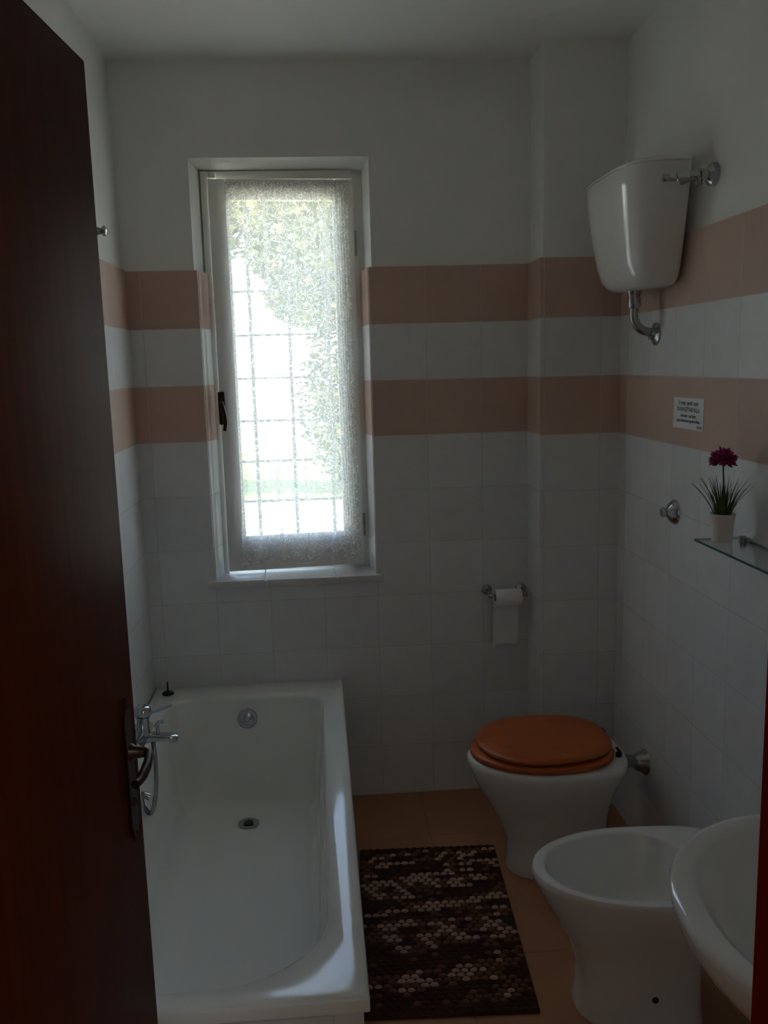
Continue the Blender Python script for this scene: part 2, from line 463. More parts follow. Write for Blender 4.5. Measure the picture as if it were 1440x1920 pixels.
def ribbon(pts, w):
    bm = bmesh.new(); L_ = []
    for p, ww in zip(pts, w):
        p = Vector(p); L_.append((bm.verts.new(p+Vector((-ww/2, 0, 0))), bm.verts.new(p+Vector((ww/2, .001, 0))), bm.verts.new(p+Vector((ww/2, .0018, 0))), bm.verts.new(p+Vector((-ww/2, .0012, 0)))))
    for a, b in zip(L_, L_[1:]):
        for k in range(4): bm.faces.new((a[k], a[(k+1) % 4], b[(k+1) % 4], b[k]))
    bm.faces.new(L_[0][::-1]); bm.faces.new(L_[-1])
    link('tie_ribbon', bm, ribbon_m, cur)
ribbon([(.430, .045, .950), (.431, .02, .905), (.430, -.022, .890), (.434, -.030, .882), (.440, -.030, .862), (.446, -.030, .845)], [.003, .004, .006, .009, .006, .001])
ribbon([(.680, .070, .950), (.686, .03, .905), (.694, -.020, .889), (.698, -.028, .880), (.699, -.028, .866), (.700, -.028, .858)], [.002, .002, .002, .006, .004, .001])

# ------------------------------------------------------------------ iron grille outside
gr = thing('window_grille', (.55, .34, .88), 'dark iron security grille of square bars outside the window', 'grille')
for x in (.40, .55, .70):
    bm = bmesh.new(); box(bm, x-.007, x+.007, .325, .339, .862, 2.349, bev=.002); link('vertical_bar', bm, iron, gr)
for z in (1.95, 1.783, 1.616, 1.449, 1.288, 1.127):
    bm = bmesh.new(); box(bm, .268, .834, .320, .344, z-.0045, z+.0045, bev=.0015); link('horizontal_bar', bm, iron, gr)

# ------------------------------------------------------------------ bathtub
tub = thing('bathtub', (.35, -.86, 0), 'white enamelled bathtub below the window along the left wall', 'bathtub')
ZT = .484; X0, X1, Y0, Y1 = .002, .702, -1.735, -.002
bm = bmesh.new(); R = []
def rr(z, a, b, c, d, rf, rn): R.append(rrect(z, a, b, c, d, rf, rn, 10))
rr(.452, X0, X1, Y0, Y1, .004, .004); rr(ZT-.008, X0, X1, Y0, Y1, .004, .008)
rr(ZT-.002, X0+.003, X1-.003, Y0+.003, Y1-.003, .006, .010); rr(ZT, X0+.009, X1-.009, Y0+.009, Y1-.009, .008, .012)
rr(ZT-.0015, .062, .637, -1.683, -.128, .100, .235)
rr(ZT-.006, .068, .631, -1.677, -.134, .098, .232)
rr(ZT-.018, .073, .626, -1.671, -.139, .096, .230)
rr(.36, .082, .617, -1.640, -.148, .095, .225)
rr(.22, .098, .600, -1.56, -.165, .095, .215)
rr(.145, .115, .583, -1.47, -.185, .095, .205)
rr(.108, .140, .558, -1.38, -.215, .090, .180)
rr(.092, .175, .520, -1.30, -.250, .080, .150)
rr(.088, .24, .455, -1.15, -.30, .06, .09)
loft(bm, R, False, True)
link('tub_basin', bm, enamel, tub, angle=60)
bm = bmesh.new()
box(bm, .01, .690, Y0+.012, Y0+.03, .0, .455); box(bm, .672, .690, Y0+.03, -.004, 0, .455)
link('tub_panel', bm, tile_pil, tub, smooth=False)
bm = bmesh.new(); lathe(bm, [(.036, .0), (.036, .003), (.030, .0045), (.024, .002), (.010, .001)], (.352, -.33, .0905), (0, 0, 1), 36)
dr = link('drain', bm, dull_chrome, tub)
bm = bmesh.new(); lathe(bm, [(.016, 0), (.016, .0055), (.006, .006)], (.352, -.33, .0905), (0, 0, 1), 24); link('drain_hole', bm, black_m, dr)
bm = bmesh.new(); lathe(bm, [(.037, -.004), (.037, .004), (.033, .007), (.026, .006), (.022, .009), (.010, .010), (.008, .013)], (.350, -.146, .402), (0, -1, .08), 36)
link('overflow_cover', bm, chrome, tub)

# plug on the rim
bm = bmesh.new(); lathe(bm, [(.021, 0), (.022, .003), (.018, .008), (.006, .010), (.0035, .012), (.003, .044), (.0035, .046)], (.060, -.078, ZT+.0005), (0, 0, 1), 28)
tag(link('tub_plug', bm, black_m), 'small black rubber plug with upright stem on the far rim of the bathtub', 'plug')

# mixer tap
mx = thing('bath_mixer', (0, -.70, .575), 'chrome lever bath mixer with hose beside the door edge on the left wall', 'tap')
YM = -.70; XM = .098
bm = bmesh.new()
tube(bm, [(XM-.012, YM-.085, .585), (XM-.012, YM+.085, .585)], .021, 24)            # valve body along the wall
lathe(bm, [(.017, -.03), (.019, .0), (.019, .045), (.022, .052)], (XM, YM, .60), (0, 0, 1), 28)
link('mixer_body', bm, chrome, mx)
for s in (-1, 1):
    bm = bmesh.new(); lathe(bm, [(.033, .0015), (.032, .006), (.018, .018), (.014, .022), (.014, .03)], (0, YM+s*.072, .585), (1, 0, 0), 28)
    tube(bm, [(.02, YM+s*.072, .585), (XM-.012, YM+s*.072, .585)], .013, 16)
    link('wall_union', bm, chrome, mx)
bm = bmesh.new()
lathe(bm, [(.019, .0), (.024, .003), (.0265, .012), (.025, .022), (.018, .030), (.008, .033)], (XM, YM, .652), (0, 0, 1), 32)
tube(bm, smooth_path([(XM+.010, YM, .664), (XM+.040, YM, .668), (XM+.085, YM+.002, .681)], 5), [.008]*4+[.0065]*4+[.005]*3, 12)
link('mixer_lever', bm, chrome, mx)
bm = bmesh.new()
R = []
for x, w, h, z in ((XM-.01, .019, .015, .586), (XM+.03, .018, .0125, .586), (XM+.07, .018, .0105, .583), (XM+.092, .017, .0105, .581), (XM+.098, .012, .008, .580)):
    R.append([Vector((x, YM+w*math.copysign(abs(cos(2*pi*k/24))**.6, cos(2*pi*k/24)), z+h*math.copysign(abs(sin(2*pi*k/24))**.6, sin(2*pi*k/24)))) for k in range(24)])
loft(bm, R)
lathe(bm, [(.010, .004), (.0105, -.006), (.009, -.008)], (XM+.082, YM, .574), (0, 0, 1), 20)
link('spout', bm, chrome, mx)
bm = bmesh.new(); tube(bm, [(XM+.040, YM, .595), (XM+.040, YM, .618)], .006, 12)
tube(bm, smooth_path([(XM+.034, YM, .616), (XM+.044, YM, .630), (XM+.058, YM, .633)], 4), .006, 12)
link('diverter', bm, chrome, mx)
def ribbed(path, r, mt, name, parent):
    path = smooth_path(path, 10); bm = bmesh.new(); P = []; Q = []
    for i in range(len(path)-1):
        for k in range(4):
            P.append(path[i].lerp(path[i+1], k/4)); Q.append(r*(1.0 if k % 2 else .86))
    tube(bm, P, Q, 10); return link(name, bm, mt, parent)
ribbed([(.122, YM+.0, .575), (.124, YM, .54), (.125, YM-.005, .48), (.121, YM-.005, .42), (.112, YM-.005, .37), (.098, YM, .343), (.085, YM, .36), (.075, YM, .40), (.060, YM+.01, .45)], .0078, chrome, 'shower_hose', mx)
bm = bmesh.new()
tube(bm, smooth_path([(.102, YM-.006, .398), (.085, YM-.005, .405), (.06, YM, .40), (.035, YM+.01, .385)], 5), [.010]*5+[.011]*5+[.012]*6, 16)
link('hand_shower', bm, dull_chrome, mx)

# chrome knob high on the left wall
bm = bmesh.new(); lathe(bm, [(.017, .0), (.017, .004), (.011, .010), (.010, .02), (.016, .026), (.015, .034), (.008, .038)], (-T, -.347, 2.085), (1, 0, 0), 24)
tag(link('shower_bracket', bm, dull_chrome), 'small round chrome knob high on the left wall above the tiles', 'wall bracket')

# ------------------------------------------------------------------ toilet
YT = -.552
wc = thing('toilet', (1.37, YT, 0), 'white ceramic toilet with orange wooden lid near the far right corner', 'toilet')
def ringset(spec, yc):
    return [egg(z, xf, xb, yc, hw, pf, pb) for z, xf, xb, hw, pf, pb in spec]
bm = bmesh.new()
loft(bm, ringset([(0.0005, 1.215, 1.545, .105, 2.3, 4), (.012, 1.210, 1.55, .110, 2.3, 4), (.05, 1.218, 1.545, .102, 2.3, 4), (.12, 1.212, 1.54, .102, 2.2, 4),
    (.19, 1.182, 1.54, .116, 2.2, 3.6), (.25, 1.150, 1.55, .141, 2.1, 3.2), (.31, 1.115, 1.57, .170, 2.05, 3), (.35, 1.098, 1.588, .186, 2.0, 3),
    (.378, 1.088, 1.598, .194, 2, 3), (.392, 1.089, 1.598, .194, 2, 3), (.400, 1.096, 1.592, .188, 2, 3), (.402, 1.108, 1.582, .180, 2, 3),
    (.400, 1.150, 1.500, .130, 2, 2.2), (.392, 1.156, 1.494, .125, 2, 2.2), (.33, 1.165, 1.48, .118, 2, 2.2), (.25, 1.20, 1.45, .09, 2, 2.2), (.20, 1.25, 1.42, .05, 2, 2)], YT), True, True)
link('toilet_bowl', bm, ceramic, wc, angle=50)
bm = bmesh.new()
ROT = Matrix.Translation((1.33, YT, 0)) @ Matrix.Rotation(.045, 4, 'Z') @ Matrix.Translation((-1.33, -YT, 0))
loft(bm, [egg(z, xf, xb, YT, hw, 2, 2.6) for z, xf, xb, hw in ((.404, 1.104, 1.552, .182), (.409, 1.098, 1.557, .188), (.418, 1.098, 1.557, .188), (.424, 1.104, 1.552, .182),
     (.424, 1.165, 1.50, .118), (.404, 1.165, 1.50, .118))]+[egg(.404, 1.104, 1.552, YT, .182, 2, 2.6)], False, False)
bm.transform(ROT)
link('toilet_seat', bm, seatwood, wc, angle=50)
bm = bmesh.new()
loft(bm, [egg(z+(x_-1.1)*0, xf, xb, YT+.004, hw, 2.05, 2.7, xm=1.31) for z, xf, xb, hw, x_ in ((.431, 1.128, 1.548, .174, 0), (.436, 1.122, 1.552, .181, 0), (.444, 1.122, 1.552, .181, 0), (.450, 1.130, 1.546, .174, 0), (.452, 1.155, 1.525, .152, 0))], True, True)
bm.transform(ROT)
link('toilet_lid', bm, seatwood, wc, angle=50)
for s in (-1, 1):
    bm = bmesh.new(); lathe(bm, [(.010, 0), (.010, .012), (.006, .013), (.005, .02)], (1.565, YT+s*.075, .4015), (0, 0, 1), 16)
    tube(bm, [(1.563, YT+s*.075-.014, .424), (1.563, YT+s*.075+.014, .424)], .005, 12)
    link('hinge', bm, bronze, wc)
bm = bmesh.new()
tube(bm, [(1.585, YT+.04, .335), (1.70, YT+.045, .318)], .021, 20); lathe(bm, [(.024, 0), (.024, .03), (.021, .034)], (1.588, YT+.04, .335), (.99, .01, -.13), 20)
lathe(bm, [(.044, .0005), (.042, .006), (.034, .014), (.028, .034), (.024, .04)], (1.70, YT+.045, .318), (-1, 0, .1), 28)
link('flush_pipe', bm, dull_chrome, wc)

# ------------------------------------------------------------------ high cistern
YC = -.515
cs = thing('cistern', (1.70, YC, 1.84), 'white ceramic high-level cistern on the right wall above the toilet', 'cistern')
bm = bmesh.new()
R = []
for z, xf, hw, pf in ((1.858, 1.640, .06, 2.4), (1.859, 1.605, .125, 2.8), (1.864, 1.586, .160, 3.0), (1.876, 1.568, .183, 3.2), (1.895, 1.556, .197, 3.4), (1.93, 1.546, .210, 3.5), (1.99, 1.536, .225, 3.6), (2.06, 1.526, .242, 3.6), (2.13, 1.518, .256, 3.6), (2.180, 1.514, .264, 3.6), (2.183, 1.515, .263, 3.6)):
    R.append(egg(z, xf, 1.688, YC, hw, pf, 12, n=72, xm=1.675))
loft(bm, R); link('cistern_tank', bm, ceramic, cs, angle=60)
bm = bmesh.new()
loft(bm, [egg(z, xf, 1.688, YC, hw, 3.6, 12, n=72, xm=1.675) for z, xf, hw in ((2.1835, 1.514, .264), (2.186, 1.513, .265), (2.191, 1.514, .264), (2.195, 1.522, .256), (2.197, 1.56, .21))])
link('cistern_lid', bm, ceramic, cs, angle=60)
bm = bmesh.new(); xo = 1.628
lathe(bm, [(.022, 0), (.022, -.012), (.018, -.014), (.018, -.020), (.020, -.022), (.020, -.05), (.016, -.055)], (xo, YC, 1.860), (0, 0, 1), 24)
el = [(xo, YC, 1.81)]+[(xo+.05*(1-cos(a)), YC, 1.785-.05*sin(a)) for a in [radians(k*9) for k in range(0, 9)]]+[(1.70, YC, 1.728)]
tube(bm, el, .0135, 18)
lathe(bm, [(.035, .0005), (.034, .006), (.026, .010), (.020, .012), (.017, .022)], (1.70, YC, 1.728), (-1, 0, 0), 28)
link('flush_elbow', bm, dull_chrome, cs)

# stop valve feeding the cistern
bm = bmesh.new(); yv = -.861; zv = 2.128
lathe(bm, [(.030, -.012), (.029, .003), (.020, .010), (.015, .012), (.015, .03)], (XR+.002, yv, zv), (-1, 0, 0), 28)
tube(bm, [(XR-.02, yv, zv), (XR-.065, yv, zv)], .0085, 14)
tube(bm, [(XR-.03, yv, zv), (XR-.03, yv, zv-.028)], .009, 14)
tube(bm, smooth_path([(XR-.03, yv, zv-.004), (XR-.034, yv+.05, zv-.004), (XR-.04, YC-.24, zv-.004)], 4), .005, 10)
sv = thing('stop_valve', (XR, yv, zv), 'chrome stop valve with bar handle beside the top of the cistern', 'valve')
link('valve_body', bm, dull_chrome, sv)
bm = bmesh.new(); lathe(bm, [(.008, .058), (.013, .060), (.013, .090), (.010, .092), (.011, .094), (.011, .126), (.008, .130)], (XR, yv, zv), (-1, 0, -.06), 10)
link('valve_handle', bm, chrome, sv)

# round tap on the right wall
tp = thing('wall_tap', (XR, -.694, 1.20), 'round chrome shut-off tap on the right wall left of the potted plant', 'tap')
bm = bmesh.new(); lathe(bm, [(.038, .0005), (.0375, .004), (.033, .010), (.025, .019), (.015, .024), (.010, .032)], (XR, -.694, 1.20), (-1, 0, 0), 36)
link('bell_cover', bm, chrome, tp)
bm = bmesh.new(); lathe(bm, [(.010, .026), (.014, .030), (.015, .038), (.012, .043), (.004, .045)], (XR, -.694, 1.20), (-1, 0, 0), 24)
link('tap_knob', bm, chrome, tp)

# notice
nt_ = thing('paper_notice', (XR, -.77, 1.45), 'small white printed notice stuck on the pink tiles of the right wall', 'sign')
bm = bmesh.new()
c = [(-.668, 1.540), (-.872, 1.5415), (-.870, 1.452), (-.664, 1.4515)]
prism(bm, c, XR-.0012, XR-.0002, axis='x'); link('paper_sheet', bm, sheet_m, nt_, smooth=False)
def text(body, size, y, z, align, name, sx=1.0):
    cu = bpy.data.curves.new(name, 'FONT'); cu.body = body; cu.size = size; cu.align_x = align; cu.extrude = 0; cu.offset = size*.02
    tmp = bpy.data.objects.new(name, cu); COL.objects.link(tmp)
    dg = bpy.context.evaluated_depsgraph_get(); me = bpy.data.meshes.new_from_object(tmp.evaluated_get(dg))
    bpy.data.objects.remove(tmp)
    M = Matrix(((0, 0, -1, XR-.0015), (-sx, 0, 0, y), (0, 1, 0, z), (0, 0, 0, 1)))
    me.transform(M); me.materials.append(ink)
    o = bpy.data.objects.new(name, me); COL.objects.link(o)
    o.parent = nt_; o.matrix_parent_inverse = nt_.matrix_basis.inverted(); return o
text('Si prega i gentili ospiti', .0165, -.769, 1.521, 'CENTER', 'printed_line', .92)
text('DI NON GETTARE NULLA', .0165, -.769, 1.502, 'CENTER', 'printed_line', .80)
text('nel water e nel bidet', .0135, -.769, 1.4855, 'CENTER', 'printed_line', .92)
text('usare il cestino per ogni altro rifiuto', .0128, -.768, 1.4715, 'CENTER', 'printed_line', .86)
text('Grazie', .0125, -.862, 1.4575, 'RIGHT', 'printed_line')

# ------------------------------------------------------------------ glass shelf + plant
sh = thing('glass_shelf', (XR, -1.4, 1.20), 'clear green-edged glass shelf on the right wall carrying the plant', 'shelf')
bm = bmesh.new(); box(bm, 1.581, 1.696, -1.66, -1.105, 1.198, 1.204)
bm.faces.ensure_lookup_table()
for f in bm.faces:
    if abs(f.normal.z) < .5: f.material_index = 1
link('glass_plate', bm, [shelf_glass, shelf_edge], sh, smooth=False)
for yb in (-1.155, -1.60):
    bm = bmesh.new(); lathe(bm, [(.011, .0005), (.011, .006), (.008, .01), (.009, .022), (.006, .026)], (XR, yb, 1.201), (-1, 0, 0), 20)
    lathe(bm, [(.009, .004), (.009, .016)], (XR-.018, yb, 1.201), (0, 0, 1), 16); lathe(bm, [(.009, -.016), (.009, -.003)], (XR-.018, yb, 1.201), (0, 0, 1), 16)
    link('shelf_clip', bm, dull_chrome, sh)
PX, PY = 1.632, -1.148
pl = thing('potted_flower', (PX, PY, 1.204), 'artificial pink flower and green grass in a white pot on the glass shelf', 'plant')
bm = bmesh.new()
lathe(bm, [(.022, .0005), (.0245, .002), (.0265, .03), (.0295, .062), (.0305, .064), (.0305, .070), (.028, .070), (.027, .060), (.008, .058)], (PX, PY, 1.204), (0, 0, 1), 40)
link('pot', bm, pot_m, pl)
bm = bmesh.new()
for i in range(80):
    a = random.uniform(0, 2*pi); r0 = .018*random.random()**.5; ln = random.uniform(.055, .105); lean = random.uniform(.05, .62)*(.3+r0/.018*.8)
    if i % 9 == 0: lean = random.uniform(.55, .72); ln = .10
    b = Vector((PX+r0*cos(a), PY+r0*sin(a), 1.262)); d = Vector((cos(a), sin(a), 0)); side = Vector((-sin(a), cos(a), 0))
    w = random.uniform(.0024, .0038); prev = None
    for k in range(6):
        t = k/5; p = b+d*(lean*ln*t*(.6+.4*t))+Vector((0, 0, ln*t*(1-.12*lean*t)))
        q = (bm.verts.new(p-side*w*(1-t*.9)), bm.verts.new(p+d*.0006+Vector((0, 0, -.0004))), bm.verts.new(p+side*w*(1-t*.9)))
        if prev:
            bm.faces.new((prev[0], prev[1], q[1], q[0])); bm.faces.new((prev[1], prev[2], q[2], q[1]))
        prev = q
link('grass_leaves', bm, leaf_m, pl)
hd = Vector((PX, PY+.008, 1.204+.208))
bm = bmesh.new(); tube(bm, [(PX, PY, 1.26), (PX+.002, PY+.003, 1.33), (hd.x, hd.y, hd.z-.012)], .0022, 8); link('flower_stem', bm, stem_m, pl)
bm = bmesh.new()
for i in range(120):
    th = math.acos(1-1.45*(i+.5)/120); ph = i*2.39996
    d = Vector((sin(th)*cos(ph), sin(th)*sin(ph), cos(th))); ln = random.uniform(.026, .037)
    u, v = frame(d); R = []
    for t, w in ((0, .001), (.5, .0028), (.85, .0040), (1.0, .002)):
        R.append([hd+Vector((0, 0, -.008))+d*(ln*t)+u*cos(2*pi*k/6)*w+v*sin(2*pi*k/6)*w*.6 for k in range(6)])
    loft(bm, R)
link('flower_head', bm, petal_m, pl)

# ------------------------------------------------------------------ toilet paper
th_ = thing('paper_holder', (1.33, 0, .80), 'chrome toilet roll holder on the far wall above the toilet', 'toilet roll holder')
zh = .800
for x in (1.262, 1.393):
    bm = bmesh.new(); lathe(bm, [(.021, .0005), (.020, .004), (.012, .010), (.0075, .014), (.007, .05)], (x, 0, zh+.004), (0, -1, 0), 24)
    tube(bm, smooth_path([(x, -.045, zh+.004), (x, -.066, zh+.004), (x, -.072, zh)], 4), .007, 12); lathe(bm, [(.009, -.008), (.011, 0), (.009, .008)], (x, -.072, zh), (1, 0, 0), 16)
    link('wall_post', bm, dull_chrome, th_)
bm = bmesh.new(); tube(bm, [(1.255, -.072, zh), (1.400, -.072, zh)], .005, 12); link('roll_bar', bm, dull_chrome, th_)
rl = thing('toilet_roll', (1.33, -.072, zh), 'nearly used white toilet paper roll with a sheet hanging down', 'toilet roll')
bm = bmesh.new(); n = 40; R = []
for x, r in ((1.279, .0155), (1.279, .030), (1.281, .0315), (1.374, .0315), (1.376, .030), (1.376, .0155), (1.279, .0155)):
    R.append([Vector((x, -.072+r*cos(2*pi*k/n), zh-.009+r*sin(2*pi*k/n))) for k in range(n)])
loft(bm, R, False, False); pr = link('paper_roll', bm, paper_m, rl)
bm = bmesh.new(); R = []
for x, r in ((1.2785, .0150), (1.2785, .0135), (1.3765, .0135), (1.3765, .0150), (1.2785, .0150)):
    R.append([Vector((x, -.072+r*cos(2*pi*k/n), zh-.009+r*sin(2*pi*k/n))) for k in range(n)])
loft(bm, R, False, False); link('cardboard_core', bm, card, pr)
bm = bmesh.new(); R = []
for j in range(24):
    t = j/23; z = zh-.009-(.195)*t; R.append([])
    for i in range(13):
        u = i/12; x = 1.2795+.0955*u-.002*t
        zz = z-.018*(max(0, 1-u*6)*max(0, t-.85)/.15)
        y = -.0405+.012*t+.002*sin(t*7+u*2)
        R[-1].append(Vector((x, y, zz)))
V = [[bm.verts.new(p) for p in r] for r in R]; V2 = [[bm.verts.new(p+Vector((0, .0006, 0))) for p in r] for r in R]
for G in (V, V2):
    for a, b in zip(G, G[1:]):
        for i in range(12): bm.faces.new((a[i], a[i+1], b[i+1], b[i]))
link('hanging_sheet', bm, paper_m, rl)

# ------------------------------------------------------------------ bidet
YB = -1.205
bd = thing('bidet', (1.4, YB, 0), 'white ceramic bidet between the toilet and the washbasin', 'bidet')
bm = bmesh.new()
loft(bm, ringset([(.0005, 1.262, 1.575, .120, 2.4, 5), (.012, 1.258, 1.58, .124, 2.4, 5), (.05, 1.268, 1.575, .113, 2.4, 5), (.14, 1.262, 1.575, .112, 2.3, 5), (.22, 1.235, 1.58, .126, 2.2, 4.5),
    (.29, 1.195, 1.61, .150, 2.1, 4), (.34, 1.168, 1.665, .168, 2.0, 4), (.375, 1.154, 1.697, .179, 2, 4), (.390, 1.151, 1.698, .181, 2, 4), (.399, 1.155, 1.695, .178, 2, 4), (.401, 1.164, 1.690, .171, 2, 4),
    (.400, 1.182, 1.585, .150, 2, 2.2), (.394, 1.188, 1.578, .145, 2, 2.2), (.35, 1.200, 1.565, .136, 2, 2.2), (.29, 1.225, 1.54, .115, 2, 2.2), (.255, 1.27, 1.50, .075, 2, 2.1), (.248, 1.32, 1.45, .03, 2, 2)], YB), True, True)
bm.transform(Matrix.Translation((1.42, YB, 0)) @ Matrix.Rotation(-.06, 4, 'Z') @ Matrix.Diagonal((.985, 1.03, .965, 1)) @ Matrix.Translation((-1.430, -YB, 0)))
link('bidet_bowl', bm, ceramic, bd, angle=50)
bm = bmesh.new(); lathe(bm, [(.009, -.002), (.008, .002), (.003, .0025)], (1.424, YB-.1165, .088), (0, -1, 0), 18); link('fixing_hole', bm, black_m, bd)
bm = bmesh.new(); lathe(bm, [(.022, 0), (.022, .004), (.016, .01), (.016, .05), (.012, .055)], (1.64, YB-.012, .386), (0, 0, 1), 24)
tube(bm, smooth_path([(1.64, YB, .43), (1.61, YB, .445), (1.565, YB, .435)], 5), .009, 12); link('bidet_tap', bm, chrome, bd)

# ------------------------------------------------------------------ washbasin
YW = -2.082
wb = thing('washbasin', (1.70, YW, 0), 'white oval washbasin on the right wall beside the doorway', 'washbasin')
bm = bmesh.new()
def er(z, xf, hw, xb=1.698, pf=2.08, pb=5, xm=1.44): return egg(z, xf, xb, YW, hw, pf, pb, n=72, xm=xm)
loft(bm, [er(.60, 1.46, .10), er(.62, 1.40, .155), er(.66, 1.315, .212), er(.71, 1.235, .256), er(.755, 1.19, .279), er(.79, 1.168, .291), er(.815, 1.160, .297), er(.827, 1.158, .299), er(.835, 1.163, .295), er(.837, 1.173, .287),
    er(.834, 1.196, .266, 1.60, 2.1, 2.6, 1.42), er(.826, 1.207, .256, 1.595, 2.1, 2.6, 1.42), er(.79, 1.228, .238, 1.585, 2.1, 2.6, 1.42), er(.73, 1.27, .20, 1.56, 2.1, 2.4, 1.42), er(.695, 1.33, .15, 1.52, 2, 2.2, 1.42), er(.685, 1.39, .05, 1.48, 2, 2, 1.43)], True, True)
wb_b = link('basin_bowl', bm, ceramic, wb, angle=50)
bm = bmesh.new()
loft(bm, [egg(z, xf, 1.695, YW, hw, 2.2, 4, xm=1.62) for z, xf, hw in ((.0005, 1.46, .11), (.05, 1.48, .095), (.4, 1.50, .085), (.58, 1.48, .095), (.65, 1.44, .115))])
link('basin_pedestal', bm, ceramic, wb)
bm = bmesh.new(); lathe(bm, [(.024, 0), (.024, .005), (.018, .012), (.018, .07), (.022, .08), (.014, .10)], (1.645, YW, .834), (0, 0, 1), 24)
tube(bm, smooth_path([(1.64, YW, .885), (1.58, YW, .905), (1.52, YW, .89)], 5), .010, 14); link('basin_tap', bm, chrome, wb)
bm = bmesh.new(); lathe(bm, [(.022, 0), (.022, .002), (.014, .003), (.012, .001)], (1.44, YW, .6855), (0, 0, 1), 24); link('drain', bm, dull_chrome, wb_b)

# ------------------------------------------------------------------ woven bath mat
mat_d = mat('mat_dark', (.060, .019, .009), .95); mat_m = mat('mat_tan', (.19, .075, .040), .95); mat_l = mat('mat_cream', (.50, .31, .235), .95)
bm = bmesh.new(); MW, MH = .465, .800
box(bm, 0, MW, -MH, 0, .001, .009, bev=.003)
tmpl = []
nr, nc = 46, 18
import colorsys
def vnoise(a, b):
    def h(i, j): return random.Random(i*7919+j*104729+13).random()
    i, j = math.floor(a), math.floor(b); fa, fb = a-i, b-j
    return (h(i, j)*(1-fa)+h(i+1, j)*fa)*(1-fb)+(h(i, j+1)*(1-fa)+h(i+1, j+1)*fa)*fb
for r in range(nr):
    for cidx in range(nc):
        cx = (cidx+.5+(.5 if r % 2 else 0))*MW/(nc+.5); cy = -(r+.5)*MH/nr
        v = .62*vnoise(cidx*.28+r*.9, r*.55)+.38*vnoise(cidx*.9+50, r*.8+9)
        v += random.uniform(-.10, .10)
        if r < 1 or r >= nr-2: v *= .5
        mi = 2 if v > .60 else (1 if v > .47 else 0)
        sx = .0128*random.uniform(.85, 1.05); sy = .0080*random.uniform(.85, 1.05); sz = .0075
        if mi == 0: sz *= .75
        rings = []
        for el_ in (8, 40, 68):
            e_ = radians(el_); rings.append([Vector((cx+sx*cos(e_)*cos(2*pi*k/8), cy+sy*cos(e_)*sin(2*pi*k/8), .008+sz*sin(e_))) for k in range(8)])
        loft(bm, rings, False, True, mi=mi)
bm.transform(Matrix.Translation((.733, -.408, 0)) @ Matrix.Rotation(radians(-2.8), 4, 'Z'))
tag(link('bath_mat', bm, [mat_d, mat_m, mat_l], angle=180), 'brown and cream woven rag mat on the floor beside the bathtub', 'bath mat')

# ------------------------------------------------------------------ outside
grass_g = mat('lawn', (.10, .17, .03), .95, noise=((.16, .20, .05), 2.5, 5))
pave = mat('pale_paving', (.62, .59, .44), .9, noise=((.54, .51, .38), 1.2, 5))
white_wall = mat('white_render', (.78, .77, .74), .9)
roof_m = mat('roof_tile', (.35, .14, .08), .8)
foliage = [mat('foliage_yellow', (.13, .125, .03), .8), mat('foliage_green', (.06, .085, .022), .8), mat('foliage_dark', (.03, .05, .014), .8)]
bark = mat('bark', (.12, .085, .06), .9)
bm = bmesh.new(); box(bm, -40, 40, .38, 60, -.35, -.12); tag(link('ground', bm, grass_g, smooth=False), kind='structure')
bm = bmesh.new(); box(bm, -12, 12, .39, 8.4, -.13, -.10); tag(link('terrace', bm, pave, smooth=False), kind='structure')
def leaves(bm, n, c, r, sz, squash=(1, 1, 1), nm=3):
    for _ in range(n):
        d = Vector((random.gauss(0, 1), random.gauss(0, 1), random.gauss(0, 1))).normalized()*random.random()**.4
        p = Vector(c)+Vector((d.x*r*squash[0], d.y*r*squash[1], d.z*r*squash[2]))
        a = Vector((random.gauss(0, 1), random.gauss(0, 1), random.gauss(0, 1))).normalized(); u, v = frame(a); s = sz*random.uniform(.6, 1.3)
        q = [bm.verts.new(p+u*s), bm.verts.new(p+v*s*.45+a*s*.1), bm.verts.new(p-u*s), bm.verts.new(p-v*s*.45+a*s*.1)]
        f = bm.faces.new(q); f.material_index = random.randrange(nm)
def tree(name, label, loc, h, blobs, n, sz, cat='tree'):
    t = thing(name, loc, label, cat)
    x, y, z = loc; bm = bmesh.new()
    tube(bm, smooth_path([(x, y, z), (x+.08, y, z+h*.4), (x-.03, y+.05, z+h*.75)], 5), [.14]*5+[.10]*5+[.06], 10)
    link('trunk', bm, bark, t)
    bm = bmesh.new()
    for c, r, sq in blobs: leaves(bm, n, c, r, sz, sq)
    link('crown', bm, foliage, t)
tree('tree', 'broad yellow-green tree whose crown fills the top of the window view', (2.2, 8.2, -.12), 3.6,
     [((.2, 8.4, 4.1), 1.5, (1.2, .8, .75)), ((1.3, 8.3, 3.6), 1.3, (1, .8, .9)), ((-.9, 8.8, 4.3), 1.2, (1, .8, .65)), ((.6, 8.0, 3.1), .75, (1, .7, .8)), ((-1.2, 8.4, 3.6), 1.0, (1.1, .7, .8)), ((.80, 8.1, 2.55), .75, (1, .6, .62))], 3000, .09)
t_ = thing('shrub', (1.15, 9.3, -.1), 'loose green shrub at the right of the window view', 'shrub')
bm = bmesh.new(); leaves(bm, 2600, (1.15, 9.4, 1.2), 1.25, .07, (.62, .6, 1.05)); link('foliage', bm, foliage, t_)
bm = bmesh.new(); tube(bm, [(1.15, 9.4, -.1), (1.2, 9.4, .9)], .04, 8); link('stem', bm, bark, t_)
hb = thing('neighbouring_house', (-4.0, 19, -.12), 'white rendered house beyond the garden seen through the lace', 'house')
bm = bmesh.new(); box(bm, -9, -.15, 16, 22, -.12, 3.25); box(bm, -.15, .62, 16.6, 22, -.12, 2.75); link('house_wall', bm, white_wall, hb, smooth=False)

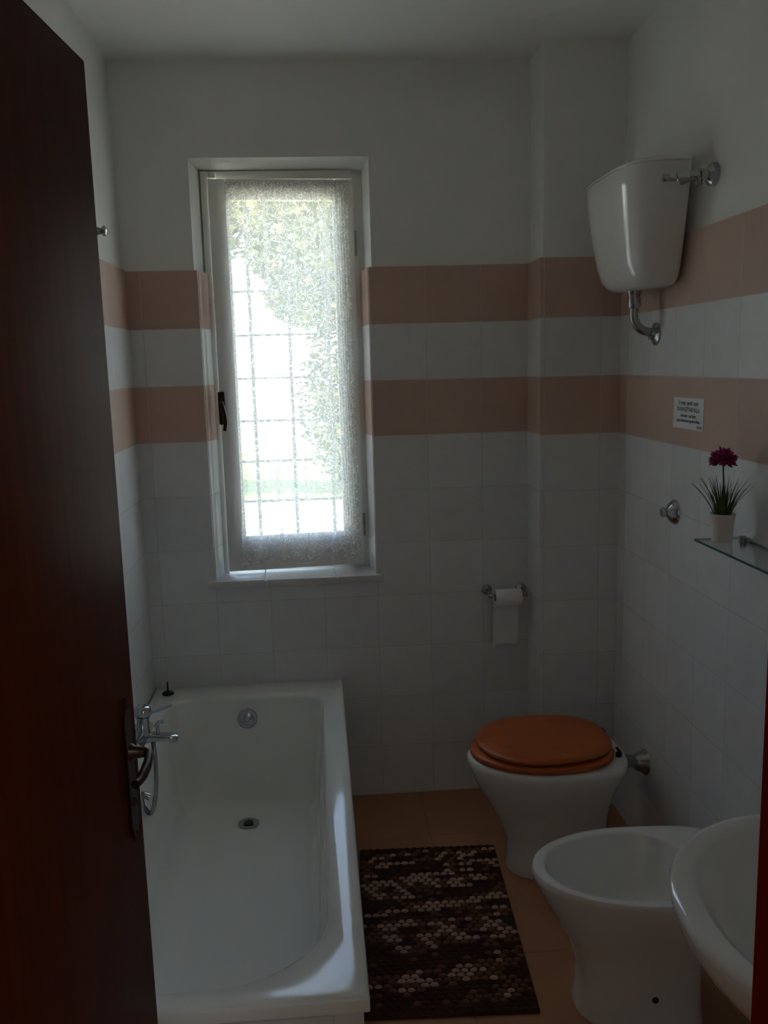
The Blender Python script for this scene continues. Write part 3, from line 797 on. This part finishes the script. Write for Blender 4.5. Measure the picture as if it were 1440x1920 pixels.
# ------------------------------------------------------------------ light
w = bpy.data.worlds.new('World'); S.world = w; w.use_nodes = True
nt = w.node_tree; bg = nt.nodes['Background']
sky = nt.nodes.new('ShaderNodeTexSky'); sky.sky_type = 'NISHITA'; sky.sun_disc = False
sky.sun_elevation = radians(48); sky.sun_rotation = radians(145); sky.air_density = 1.0; sky.dust_density = 1.0
nt.links.new(sky.outputs[0], bg.inputs['Color']); bg.inputs['Strength'].default_value = .28
sun = bpy.data.lights.new('sun', 'SUN'); sun.energy = 4.3; sun.angle = radians(.6); sun.color = (1, .95, .86)
so = bpy.data.objects.new('sun', sun); COL.objects.link(so)
so.rotation_euler = Vector((-.62, .45, -.80)).to_track_quat('-Z', 'Y').to_euler()
# sampling portal in the window opening
pt = bpy.data.lights.new('window_portal', 'AREA'); pt.shape = 'RECTANGLE'; pt.size = .60; pt.size_y = 1.50; pt.cycles.is_portal = True
po = bpy.data.objects.new('window_portal', pt); COL.objects.link(po); po.location = (.55, .385, 1.615)
po.rotation_euler = Vector((0, -1, 0)).to_track_quat('-Z', 'Y').to_euler()
# added cool fill light in the hallway behind the camera, not a real fitting
hl = bpy.data.lights.new('hall_fill', 'AREA'); hl.shape = 'DISK'; hl.size = .4; hl.energy = 1.6; hl.color = (.86, .94, 1)
ho = bpy.data.objects.new('hall_fill', hl); COL.objects.link(ho); ho.location = (1.5, -3.9, 2.6)

# ------------------------------------------------------------------ camera
fl, pitch, yaw, roll, cx, cz, D = 1661.17, .1653, .0720, -.0270, .64536, 1.65844, 3.2315
cy_, sy_, cp, sp_ = cos(yaw), sin(yaw), cos(pitch), sin(pitch)
f = Vector((sy_*cp, cy_*cp, -sp_)); r = Vector((cy_, -sy_, 0)); u = r.cross(f)
r2 = r*cos(roll)+u*sin(roll); u2 = -r*sin(roll)+u*cos(roll)
cam = bpy.data.cameras.new('camera'); co = bpy.data.objects.new('camera', cam); COL.objects.link(co)
cam.sensor_fit = 'VERTICAL'; cam.sensor_height = 36; cam.lens = fl/1920*36; cam.clip_start = .02
co.matrix_world = Matrix(((r2.x, u2.x, -f.x, cx), (r2.y, u2.y, -f.y, -D), (r2.z, u2.z, -f.z, cz), (0, 0, 0, 1)))
S.camera = co
vs = S.view_settings; S.display_settings.display_device = 'sRGB'
vs.view_transform = 'Standard'; vs.look = 'None'; vs.gamma = 1; vs.use_curve_mapping = False; vs.exposure = 2.68
S.cycles.max_bounces = 14; S.cycles.diffuse_bounces = 8; S.cycles.transparent_max_bounces = 24
S.cycles.sample_clamp_indirect = 8
